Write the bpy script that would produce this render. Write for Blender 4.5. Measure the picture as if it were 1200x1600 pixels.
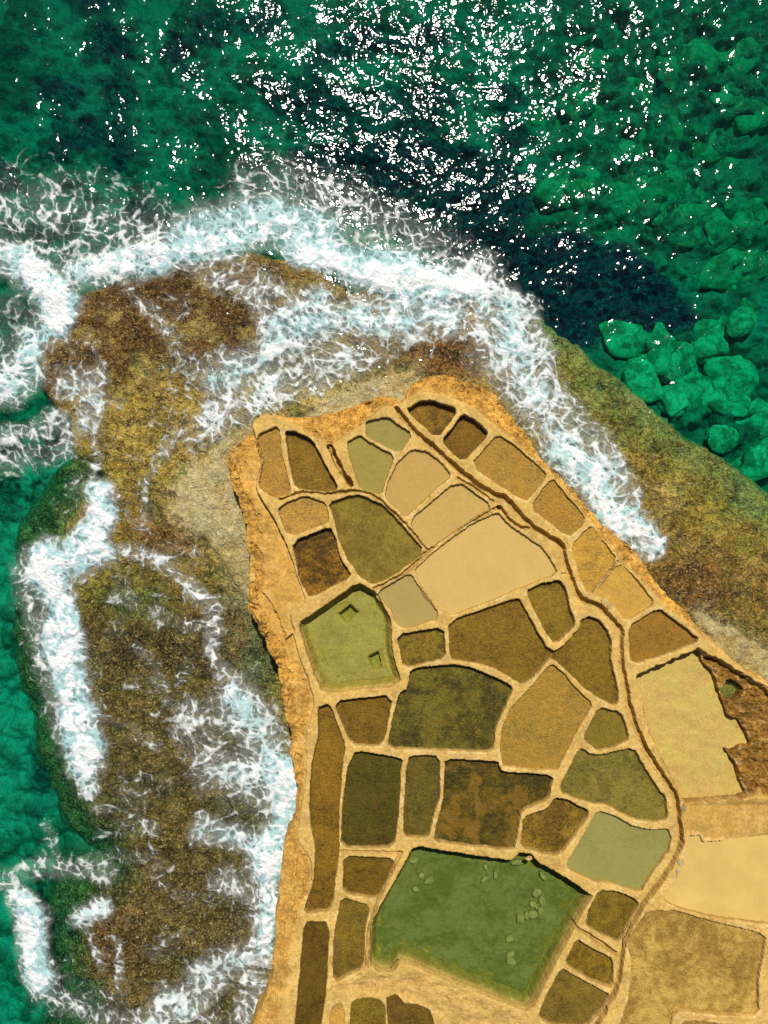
import bpy, bmesh, math, random
import numpy as np

for o in list(bpy.data.objects):
    bpy.data.objects.remove(o, do_unlink=True)
SC = bpy.context.scene
COL = SC.collection

# ------------------------------------------------------------------ camera, sky, sun, exposure
H = 30.2                      # camera height above the salt pan terrace (z = 0), metres
S0 = 0.025                    # metres per photo pixel on the terrace
SEA = -1.5                    # mean sea level
cam_d = bpy.data.cameras.new('camera')
cam_d.sensor_fit = 'VERTICAL'
cam_d.angle = 2 * math.atan(20.0 / H)
cam_d.clip_end = 2000
cam = bpy.data.objects.new('camera', cam_d)
cam.location = (0, 0, H)
COL.objects.link(cam)
SC.camera = cam

SUN_EL, SUN_AZ = 58.0, 4.0    # sun stands beyond the top of the picture, a little to the right
w = bpy.data.worlds.new('World')
SC.world = w
w.use_nodes = True
nt = w.node_tree
bg = nt.nodes['Background']
sky = nt.nodes.new('ShaderNodeTexSky')
sky.sky_type = 'NISHITA'
sky.sun_disc = False
sky.sun_elevation = math.radians(SUN_EL)
sky.sun_rotation = math.radians(SUN_AZ)
nt.links.new(sky.outputs[0], bg.inputs[0])
bg.inputs[1].default_value = 0.05
sun_d = bpy.data.lights.new('sun', 'SUN')
sun_d.energy = 4.8
sun_d.angle = math.radians(0.55)
sun_d.color = (1.0, 0.95, 0.86)
sun = bpy.data.objects.new('sun', sun_d)
sun.rotation_euler = (math.radians(-(90 - SUN_EL)), 0, math.radians(-SUN_AZ))
sun.location = (2, 20, 40)
COL.objects.link(sun)
SC.view_settings.view_transform = 'Standard'
SC.view_settings.look = 'None'
SC.view_settings.gamma = 1.0
SC.view_settings.exposure = 0.0
SC.render.engine = 'CYCLES'
SC.cycles.transparent_max_bounces = 12
SC.cycles.max_bounces = 5
SC.cycles.diffuse_bounces = 2
SC.cycles.glossy_bounces = 2

# ------------------------------------------------------------------ numeric helpers
def sc(z):
    return S0 * (H - z) / H
def lin(c):
    c = np.asarray(c, float) / 255.0
    return np.where(c <= 0.04045, c / 12.92, ((c + 0.055) / 1.055) ** 2.4)
KA = 0.72                     # photo brightness -> albedo under this sun and sky
def alb(c, k=KA):
    return tuple(float(v) for v in np.clip(lin(c) * k, 0, 0.85))
def sstep(a, b, x):
    t = np.clip((x - a) / (b - a), 0, 1)
    return t * t * (3 - 2 * t)
def hsh(ix, iy, seed):
    n = (ix.astype(np.int64) * 374761393 + iy.astype(np.int64) * 668265263 + seed * 974634541) & 0xffffffff
    n = ((n ^ (n >> 13)) * 1274126177) & 0xffffffff
    n = n ^ (n >> 16)
    return (n & 0xffffff).astype(np.float32) / float(0xffffff)
def vnoise(x, y, seed=0):
    xi = np.floor(x); yi = np.floor(y)
    fx = (x - xi).astype(np.float32); fy = (y - yi).astype(np.float32)
    ix = xi.astype(np.int64); iy = yi.astype(np.int64)
    def g(dx, dy):
        a = hsh(ix + dx, iy + dy, seed) * 6.2831853
        return np.cos(a) * (fx - dx) + np.sin(a) * (fy - dy)
    u = fx * fx * fx * (fx * (fx * 6 - 15) + 10)
    v = fy * fy * fy * (fy * (fy * 6 - 15) + 10)
    a = g(0, 0); b = g(1, 0); c = g(0, 1); d = g(1, 1)
    return ((a + (b - a) * u) + ((c + (d - c) * u) - (a + (b - a) * u)) * v) * 1.4
def fbm(x, y, octv=4, seed=0, gain=0.5):
    s = 0; a = 1.0; t = 0
    for k in range(octv):
        s = s + a * vnoise(x * 2 ** k + 17.3 * k, y * 2 ** k - 9.1 * k, seed + k)
        t += a; a *= gain
    return s / t * 1.5
def ridged(x, y, octv=4, seed=0):
    s = 0; a = 1.0; t = 0
    for k in range(octv):
        s = s + a * (1 - np.abs(vnoise(x * 2 ** k + 7.7 * k, y * 2 ** k + 3.1 * k, seed + k)) * 1.6)
        t += a; a *= 0.5
    return s / t
def worley(x, y, seed=0):
    xi = np.floor(x).astype(np.int64); yi = np.floor(y).astype(np.int64)
    f1 = np.full(x.shape, 9.0, np.float32); f2 = f1.copy()
    for dx in (-1, 0, 1):
        for dy in (-1, 0, 1):
            px = xi + dx + 0.1 + 0.8 * hsh(xi + dx, yi + dy, seed)
            py = yi + dy + 0.1 + 0.8 * hsh(xi + dx, yi + dy, seed + 77)
            d = np.sqrt((px - x) ** 2 + (py - y) ** 2)
            f2 = np.minimum(f2, np.maximum(f1, d)); f1 = np.minimum(f1, d)
    return f1, f2
def seg_dist(X, Y, pts, closed):
    n = len(pts); d2 = np.full(X.shape, 1e12)
    tpos = np.zeros(X.shape)
    for i in range(n if closed else n - 1):
        x0, y0 = pts[i]; x1, y1 = pts[(i + 1) % n]
        ex, ey = x1 - x0, y1 - y0
        L = ex * ex + ey * ey + 1e-9
        t = np.clip(((X - x0) * ex + (Y - y0) * ey) / L, 0, 1)
        dd = (X - x0 - t * ex) ** 2 + (Y - y0 - t * ey) ** 2
        d2 = np.minimum(d2, dd)
    return np.sqrt(d2)
def sdf(X, Y, pts):
    """signed distance, positive inside"""
    d = seg_dist(X, Y, pts, True)
    ins = np.zeros(X.shape, bool)
    n = len(pts); j = n - 1
    for i in range(n):
        xi, yi = pts[i]; xj, yj = pts[j]
        c = ((yi > Y) != (yj > Y)) & (X < (xj - xi) * (Y - yi) / (yj - yi + 1e-12) + xi)
        ins ^= c
        j = i
    return np.where(ins, d, -d)
def chaikin(pts, r=0.2, it=2, closed=True):
    p = [tuple(map(float, q)) for q in pts]
    for _ in range(it):
        o = []
        n = len(p)
        for i in range(n if closed else n - 1):
            a = p[i]; b = p[(i + 1) % n]
            o.append((a[0] + (b[0] - a[0]) * r, a[1] + (b[1] - a[1]) * r))
            o.append((a[0] + (b[0] - a[0]) * (1 - r), a[1] + (b[1] - a[1]) * (1 - r)))
        if not closed:
            o = [p[0]] + o + [p[-1]]
        p = o
    return p
def axis(lo, hi, step, far_lo, far_hi, grow=1.13):
    a = list(np.arange(lo, hi + step * 0.5, step))
    s = step; x = a[0]; pre = []
    while x > far_lo:
        s *= grow; x -= s; pre.append(x)
    s = step; x = a[-1]; post = []
    while x < far_hi:
        s *= grow; x += s; post.append(x)
    return np.array(pre[::-1] + a + post)
def bilerp(ax, ay, F, X, Y):
    i = np.clip(np.searchsorted(ax, X) - 1, 0, len(ax) - 2)
    j = np.clip(np.searchsorted(ay, Y) - 1, 0, len(ay) - 2)
    fx = np.clip((X - ax[i]) / (ax[i + 1] - ax[i]), 0, 1); fy = np.clip((Y - ay[j]) / (ay[j + 1] - ay[j]), 0, 1)
    return (F[j, i] * (1 - fx) + F[j, i + 1] * fx) * (1 - fy) + (F[j + 1, i] * (1 - fx) + F[j + 1, i + 1] * fx) * fy

# ------------------------------------------------------------------ mesh helpers
def make_mesh(name, co, quads, mat, attrs=None, smooth=True):
    me = bpy.data.meshes.new(name)
    nv, nf = len(co), len(quads)
    me.vertices.add(nv)
    me.vertices.foreach_set('co', np.ascontiguousarray(co, np.float32).ravel())
    me.loops.add(nf * 4)
    me.polygons.add(nf)
    me.loops.foreach_set('vertex_index', np.ascontiguousarray(quads, np.int32).ravel())
    me.polygons.foreach_set('loop_start', np.arange(0, nf * 4, 4, dtype=np.int32))
    me.polygons.foreach_set('loop_total', np.full(nf, 4, np.int32))
    me.polygons.foreach_set('use_smooth', np.full(nf, smooth, bool))
    me.update(calc_edges=True)
    for k, v in (attrs or {}).items():
        if v.ndim == 2:
            a = me.attributes.new(k, 'FLOAT_COLOR', 'POINT')
            rgba = np.ones((nv, 4), np.float32); rgba[:, :3] = v
            a.data.foreach_set('color', rgba.ravel())
        else:
            a = me.attributes.new(k, 'FLOAT', 'POINT')
            a.data.foreach_set('value', np.ascontiguousarray(v, np.float32).ravel())
    me.materials.append(mat)
    ob = bpy.data.objects.new(name, me)
    COL.objects.link(ob)
    return ob
def grid_quads(ny, nx, keep=None):
    idx = np.arange(ny * nx).reshape(ny, nx)
    # rows run downwards in the picture (py grows), so this order makes the normals point up
    q = np.stack([idx[:-1, :-1], idx[1:, :-1], idx[1:, 1:], idx[:-1, 1:]], -1)
    if keep is not None:
        q = q[keep]
    return q.reshape(-1, 4)
def compact(co, quads, attrs):
    used = np.unique(quads)
    m = np.full(len(co), -1); m[used] = np.arange(len(used))
    return co[used], m[quads], {k: v[used] for k, v in attrs.items()}
def tag(o, label=None, cat=None, group=None, kind=None):
    if label: o['label'] = label
    if cat: o['category'] = cat
    if group: o['group'] = group
    if kind: o['kind'] = kind
    return o

# ------------------------------------------------------------------ material helpers
class NT:
    def __init__(s, name):
        s.m = bpy.data.materials.new(name); s.m.use_nodes = True
        s.t = s.m.node_tree; s.t.nodes.clear()
        s.out = s.n('ShaderNodeOutputMaterial')
    def n(s, typ, **kw):
        nd = s.t.nodes.new(typ)
        for k, v in kw.items(): setattr(nd, k, v)
        return nd
    def l(s, a, b): s.t.links.new(a, b)
    def put(s, sock, v):
        if isinstance(v, bpy.types.NodeSocket): s.l(v, sock)
        elif isinstance(v, (tuple, list)) and len(v) == 3 and sock.type == 'RGBA': sock.default_value = (*v, 1)
        else: sock.default_value = v
    def coord(s):
        return s.n('ShaderNodeNewGeometry').outputs['Position']
    def noise(s, co, scale, detail=4, rough=0.55, dist=0.0):
        nd = s.n('ShaderNodeTexNoise'); s.l(co, nd.inputs['Vector'])
        nd.inputs['Scale'].default_value = scale; nd.inputs['Detail'].default_value = detail
        nd.inputs['Roughness'].default_value = rough; nd.inputs['Distortion'].default_value = dist
        return nd.outputs[0]
    def vor(s, co, scale, feature='F1', rnd=1.0):
        nd = s.n('ShaderNodeTexVoronoi'); nd.feature = feature; s.l(co, nd.inputs['Vector'])
        nd.inputs['Scale'].default_value = scale; nd.inputs['Randomness'].default_value = rnd
        return nd.outputs['Distance']
    def ramp(s, v, a, b, lo=0.0, hi=1.0):
        nd = s.n('ShaderNodeMapRange'); nd.interpolation_type = 'SMOOTHSTEP'
        s.put(nd.inputs[0], v)
        nd.inputs[1].default_value = a; nd.inputs[2].default_value = b
        nd.inputs[3].default_value = lo; nd.inputs[4].default_value = hi
        return nd.outputs[0]
    def math(s, op, a, b=0.0, c=0.0):
        nd = s.n('ShaderNodeMath', operation=op)
        s.put(nd.inputs[0], a); s.put(nd.inputs[1], b); s.put(nd.inputs[2], c)
        return nd.outputs[0]
    def mix(s, f, a, b, mode='MIX'):
        nd = s.n('ShaderNodeMix', data_type='RGBA', blend_type=mode)
        s.put(nd.inputs[0], f); s.put(nd.inputs[6], a); s.put(nd.inputs[7], b)
        return nd.outputs[2]
    def scale(s, c, f):
        nd = s.n('ShaderNodeVectorMath', operation='SCALE')
        s.l(c, nd.inputs[0]); s.put(nd.inputs['Scale'], f)
        return nd.outputs[0]
    def bump(s, h, dist=0.02, strength=1.0, normal=None):
        nd = s.n('ShaderNodeBump'); s.put(nd.inputs['Height'], h)
        nd.inputs['Distance'].default_value = dist; nd.inputs['Strength'].default_value = strength
        if normal is not None: s.l(normal, nd.inputs['Normal'])
        return nd.outputs[0]
    def attr(s, name, out='Fac'):
        nd = s.n('ShaderNodeAttribute'); nd.attribute_name = name
        return nd.outputs[out]
    def principled(s, col, rough=0.8, normal=None, spec=0.4):
        p = s.n('ShaderNodeBsdfPrincipled')
        s.put(p.inputs['Base Color'], col); s.put(p.inputs['Roughness'], rough)
        p.inputs['Specular IOR Level'].default_value = spec
        if normal is not None: s.l(normal, p.inputs['Normal'])
        return p.outputs[0]
    def done(s, sh):
        s.l(sh, s.out.inputs['Surface']); return s.m

def mat_headland():
    t = NT('limestone'); co = t.coord()
    base = t.attr('tint', 'Color'); rug = t.attr('rugged')
    n1 = t.noise(co, 1.3, 4, 0.62); n2 = t.noise(co, 7, 3, 0.65); n3 = t.noise(co, 24, 1, 0.6)
    amp = t.math('MULTIPLY_ADD', rug, 1.0, .45)
    f = t.math('ADD', t.math('ADD', t.ramp(n1, .36, .64, -.20, .20), t.ramp(n2, .36, .64, -.17, .17)), t.ramp(n3, .3, .7, -.13, .13))
    c = t.scale(base, t.math('MULTIPLY_ADD', f, amp, 1.0))
    # salt bloom, weathered blotches, dark pits
    c = t.mix(t.ramp(t.noise(co, 2.6, 4, .65), .55, .66, 0, .40), c, alb((238, 206, 138)))
    c = t.mix(t.ramp(t.noise(co, 4.1, 3, .65, .6), .57, .66, 0, .35), c, alb((160, 116, 48)))
    pit = t.ramp(t.vor(co, 10), .07, .20, 1, 0)
    pit = t.math('MULTIPLY', pit, t.ramp(n1, .48, .58))
    c = t.mix(t.math('MULTIPLY', pit, .6), c, alb((95, 62, 18)))
    rough_h = t.math('MULTIPLY', t.math('ADD', n2, t.math('MULTIPLY', n3, .35)), t.math('MULTIPLY_ADD', rug, 2.4, .05))
    h = t.math('SUBTRACT', rough_h, t.math('MULTIPLY', pit, .5))
    nrm = t.bump(h, 0.05, 1.0)
    return t.done(t.principled(c, .85, nrm, .2))

def tone(c):
    """pan colours as noted by eye read too dark and too blue: lift them"""
    l = .3 * c[0] + .59 * c[1] + .11 * c[2]
    g = 1.30 - .23 * min(1, max(0, (l - 80) / 90))
    return (min(250, c[0] * g), min(245, c[1] * g * (1.035 if l < 150 else 1.0)), c[2] * g * (.78 + .17 * min(1, max(0, (l - 80) / 60))))
def mat_floor(c1, c2, mott=0.5, fleck=0.3, scale=1.0, rough=.75, seed=0.0, scum=0.0):
    t = NT('pan_floor')
    c1 = tone(c1); c2 = tone(c2)
    K = .78
    mp = t.n('ShaderNodeMapping'); t.l(t.coord(), mp.inputs[0]); mp.inputs[1].default_value = (seed * 7.3, seed * 3.1, 0)
    co = mp.outputs[0]
    a = t.noise(co, 0.8 * scale, 5, .66, .5); b = t.noise(co, 5 * scale, 3, .65); d = t.noise(co, 20, 1, .6)
    pale = sum(c1) > 430
    q = .35 if pale else (.68 if sum(c1) > 315 else 1.0)
    m = t.ramp(t.math('ADD', t.math('MULTIPLY', a, .65), t.math('MULTIPLY', b, .35)), .42, .58)
    c = t.mix(t.math('MULTIPLY', m, mott), alb(c1, K), alb(c2, K))
    var = t.math('ADD', t.math('ADD', t.ramp(a, .38, .62, -.28, .28), t.ramp(b, .36, .64, -.22, .22)), t.ramp(d, .32, .68, -.30, .30))
    c = t.scale(c, t.math('MULTIPLY_ADD', var, q, 1.0))
    # rusty blush and small pale flakes of crust
    c = t.mix(t.ramp(t.noise(co, 1.9 * scale, 3, .6), .55, .68, 0, .16 * q), c, alb((150, 88, 22), K))
    fl = t.math('MULTIPLY', t.ramp(t.vor(co, 9), .10, .20, 1, 0), t.ramp(b, .48, .60))
    hi = tuple(min(255, v * 1.4 + 30) for v in c2)
    c = t.mix(t.math('MULTIPLY', fl, min(1, fleck * 1.1)), c, alb(hi, K))
    dk = t.math('MULTIPLY', t.ramp(t.vor(co, 7), .07, .17, 1, 0), t.ramp(a, .50, .58))
    c = t.mix(t.math('MULTIPLY', dk, .5 * q), c, alb(tuple(v * .5 for v in c1), K))
    if scum:
        sc_ = t.ramp(t.noise(co, 1.2, 6, .7, .3), .49, .58)
        c = t.mix(t.math('MULTIPLY', sc_, scum), c, alb((170, 128, 45), K))
    nrm = t.bump(t.math('ADD', b, t.math('MULTIPLY', d, .4)), .05 if not pale else .02, 1.0)
    return t.done(t.principled(c, rough, nrm, .25))

def mat_brine(turb=0.0, col=(140, 130, 80), tint=(1, 1, 1), ripple=.5):
    t = NT('brine'); co = t.coord()
    nrm = t.bump(t.noise(co, 4.5, 3, .5), .006 * ripple, 1.0)
    tr = t.n('ShaderNodeBsdfTransparent'); tr.inputs[0].default_value = (*tint, 1)
    sh = tr.outputs[0]
    if turb > 0:
        df = t.n('ShaderNodeBsdfDiffuse'); tc = tone(col); df.inputs[0].default_value = (*alb((tc[0], tc[1] * .99, tc[2] * (.92 if tc[0] < 200 else 1.0)), .82), 1)
        mx = t.n('ShaderNodeMixShader')
        t.put(mx.inputs[0], t.ramp(t.noise(co, .9, 5, .6), .25, .75, turb * .75, min(1, turb * 1.2)))
        t.l(sh, mx.inputs[1]); t.l(df.outputs[0], mx.inputs[2]); sh = mx.outputs[0]
    gl = t.n('ShaderNodeBsdfGlossy'); gl.inputs['Roughness'].default_value = .04; t.l(nrm, gl.inputs['Normal'])
    fr = t.n('ShaderNodeFresnel'); fr.inputs[0].default_value = 1.33; t.l(nrm, fr.inputs['Normal'])
    mx = t.n('ShaderNodeMixShader'); t.l(fr.outputs[0], mx.inputs[0]); t.l(sh, mx.inputs[1]); t.l(gl.outputs[0], mx.inputs[2])
    return t.done(mx.outputs[0])

def add_volume(m, col, dens):
    ntr = m.node_tree
    v = ntr.nodes.new('ShaderNodeVolumeAbsorption')
    v.inputs['Color'].default_value = (*col, 1); v.inputs['Density'].default_value = dens
    out = [n for n in ntr.nodes if n.type == 'OUTPUT_MATERIAL'][0]
    ntr.links.new(v.outputs[0], out.inputs['Volume'])

def mat_sea():
    t = NT('sea_water'); co = t.coord()
    h = t.math('ADD', t.noise(co, 2.3, 2, .42, .3), t.math('MULTIPLY', t.noise(co, 5.0, 0, .5), .10))
    nrm = t.bump(h, .085, 1.0)
    tr = t.n('ShaderNodeBsdfTransparent')
    gl = t.n('ShaderNodeBsdfGlossy'); gl.distribution = 'BECKMANN'; gl.inputs['Roughness'].default_value = .145; t.l(nrm, gl.inputs['Normal'])
    fr = t.n('ShaderNodeFresnel'); fr.inputs[0].default_value = 1.33; t.l(nrm, fr.inputs['Normal'])
    mx = t.n('ShaderNodeMixShader'); t.l(fr.outputs[0], mx.inputs[0]); t.l(tr.outputs[0], mx.inputs[1]); t.l(gl.outputs[0], mx.inputs[2])
    m = t.done(mx.outputs[0])
    va = t.n('ShaderNodeVolumeAbsorption'); va.inputs['Color'].default_value = (0, .86, .835, 1); va.inputs['Density'].default_value = .74
    vs = t.n('ShaderNodeVolumeScatter'); vs.inputs['Color'].default_value = (.03, .42, .74, 1); vs.inputs['Density'].default_value = .015
    vs.inputs['Anisotropy'].default_value = .3
    ad = t.n('ShaderNodeAddShader'); t.l(va.outputs[0], ad.inputs[0]); t.l(vs.outputs[0], ad.inputs[1])
    t.l(ad.outputs[0], t.out.inputs['Volume'])
    return m

def mat_seabed():
    t = NT('sea_rock'); co = t.coord()
    base = t.attr('tint', 'Color'); rug = t.attr('rugged')
    n1 = t.noise(co, .9, 4, .65, .5); n2 = t.noise(co, 4.5, 3, .7, .8); n3 = t.noise(co, 13, 2, .65, .5)
    f = t.math('ADD', t.math('ADD', t.ramp(n1, .34, .66, -.30, .36), t.ramp(n2, .36, .64, -.42, .50)), t.ramp(n3, .34, .66, -.22, .28))
    f1 = t.math('MAXIMUM', t.math('MULTIPLY_ADD', f, rug, 1.0), .10)
    c = t.scale(base, f1)
    # pale flecks where the finer noise runs high, and dark pits between
    hl = t.math('MULTIPLY', t.ramp(n3, .54, .64), t.ramp(n2, .42, .56))
    c = t.mix(t.math('MULTIPLY', hl, t.math('MULTIPLY', rug, .75)), c, alb((216, 200, 135)))
    dk = t.ramp(t.vor(co, 5.5), .10, .30, 1, 0)
    dk = t.math('MULTIPLY', dk, t.ramp(n1, .46, .56))
    c = t.mix(t.math('MULTIPLY', dk, t.math('MULTIPLY', rug, .75)), c, alb((40, 30, 8)))
    nrm = t.bump(t.math('MULTIPLY', t.math('ADD', n2, t.math('MULTIPLY', n3, .40)), t.math('MULTIPLY_ADD', rug, .85, .15)), .30, 1.0)
    return t.done(t.principled(c, .25, nrm, .5))

def mat_foam():
    t = NT('sea_foam'); co = t.coord()
    fo = t.attr('foam'); ae = t.attr('aerated')
    n0 = t.noise(co, 1.6, 3, .6, .8); n1 = t.noise(co, 5, 3, .65, .6); n2 = t.noise(co, 17, 1, .6)
    fv = t.math('ADD', fo, t.math('ADD', t.ramp(n1, .34, .66, -.035, .035), t.ramp(n2, .3, .7, -.02, .02)))
    a1 = t.ramp(fv, -.03, .26, 0, .92)
    a2 = t.math('MULTIPLY', ae, t.ramp(n1, .36, .64, .45, 1.0))
    al = t.math('SUBTRACT', 1.0, t.math('MULTIPLY', t.math('SUBTRACT', 1.0, a1), t.math('SUBTRACT', 1.0, a2)))
    thin = t.mix(t.ramp(ae, .28, .6), (.58, .61, .57), (.36, .54, .55))
    cut = t.math('MULTIPLY', t.ramp(n0, .42, .62), t.math('MULTIPLY', ae, .75))
    c = t.mix(t.ramp(t.math('SUBTRACT', fv, cut), -.05, .36), thin, (.72, .74, .74))
    nrm = t.bump(t.math('ADD', fv, t.math('MULTIPLY', n1, .8)), .045, 1.0)
    df = t.principled(c, .5, nrm, .3)
    tr = t.n('ShaderNodeBsdfTransparent')
    mx = t.n('ShaderNodeMixShader'); t.l(al, mx.inputs[0]); t.l(tr.outputs[0], mx.inputs[1]); t.l(df, mx.inputs[2])
    return t.done(mx.outputs[0])

def mat_stone(c, var=.25, scale=5):
    t = NT('stone'); co = t.coord()
    n1 = t.noise(co, scale, 6, .7); n2 = t.noise(co, scale * 6, 3, .7)
    cc = t.scale(t.mix(0.0, alb(c), alb(c)), t.math('ADD', t.ramp(n1, .3, .7, 1 - var, 1 + var), t.ramp(n2, .3, .7, -.12, .12)))
    return t.done(t.principled(cc, .8, t.bump(n1, .03, 1.0), .3))

# ------------------------------------------------------------------ headland outline (photo pixels on the terrace level)
OUTLINE = [(350,723),(360,703),(393,670),(392,657),(420,642),(457,652),(513,643),(563,627),(603,612),(630,622),(643,597),(683,582),
           (733,593),(777,613),(787,630),(807,650),(833,690),(863,730),(900,763),(927,800),(967,837),(1000,864),(1033,913),(1067,947),
           (1103,987),(1137,1020),(1180,1053),(1230,1085),(1400,1200),(2200,1700),(4200,2600),(4200,4200),(200,4200),(320,2000),(350,1720),(385,1640),(400,1592),(417,1560),(428,1517),
           (428,1460),(437,1400),(438,1340),(458,1290),(462,1260),(462,1223),(452,1180),(457,1150),(441,1100),(438,1067),(423,1023),
           (400,983),(380,942),(390,913),(385,860),(380,813),(360,760)]
RIM = [(393,660),(420,648),(452,662),(485,680),(512,697),(525,690),(545,678),(570,662),(600,634),(618,636),(655,614),(680,616),(728,632),(760,655),
       (787,680),(833,720),(862,742),(920,815),(967,877),(1000,907),(1030,942),(1070,975),(1105,1003),(1150,1040),(1200,1075),(1400,1215),(2200,1720),
       (4190,2630),(4190,4190),(480,4190),(450,2000),(440,1720),(430,1610),(455,1540),(458,1480),(472,1430),(490,1390),(486,1340),(465,1310),(474,1260),(480,1200),
       (478,1150),(492,1110),(490,1080),(470,1030),(458,985),(450,950),(470,945),(478,938),(462,890),(447,845),(428,808),(405,770),(400,757),(413,717),(400,683)]
OUT_S = chaikin(OUTLINE, .22, 1); RIM_S = chaikin(RIM, .22, 1)

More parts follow.
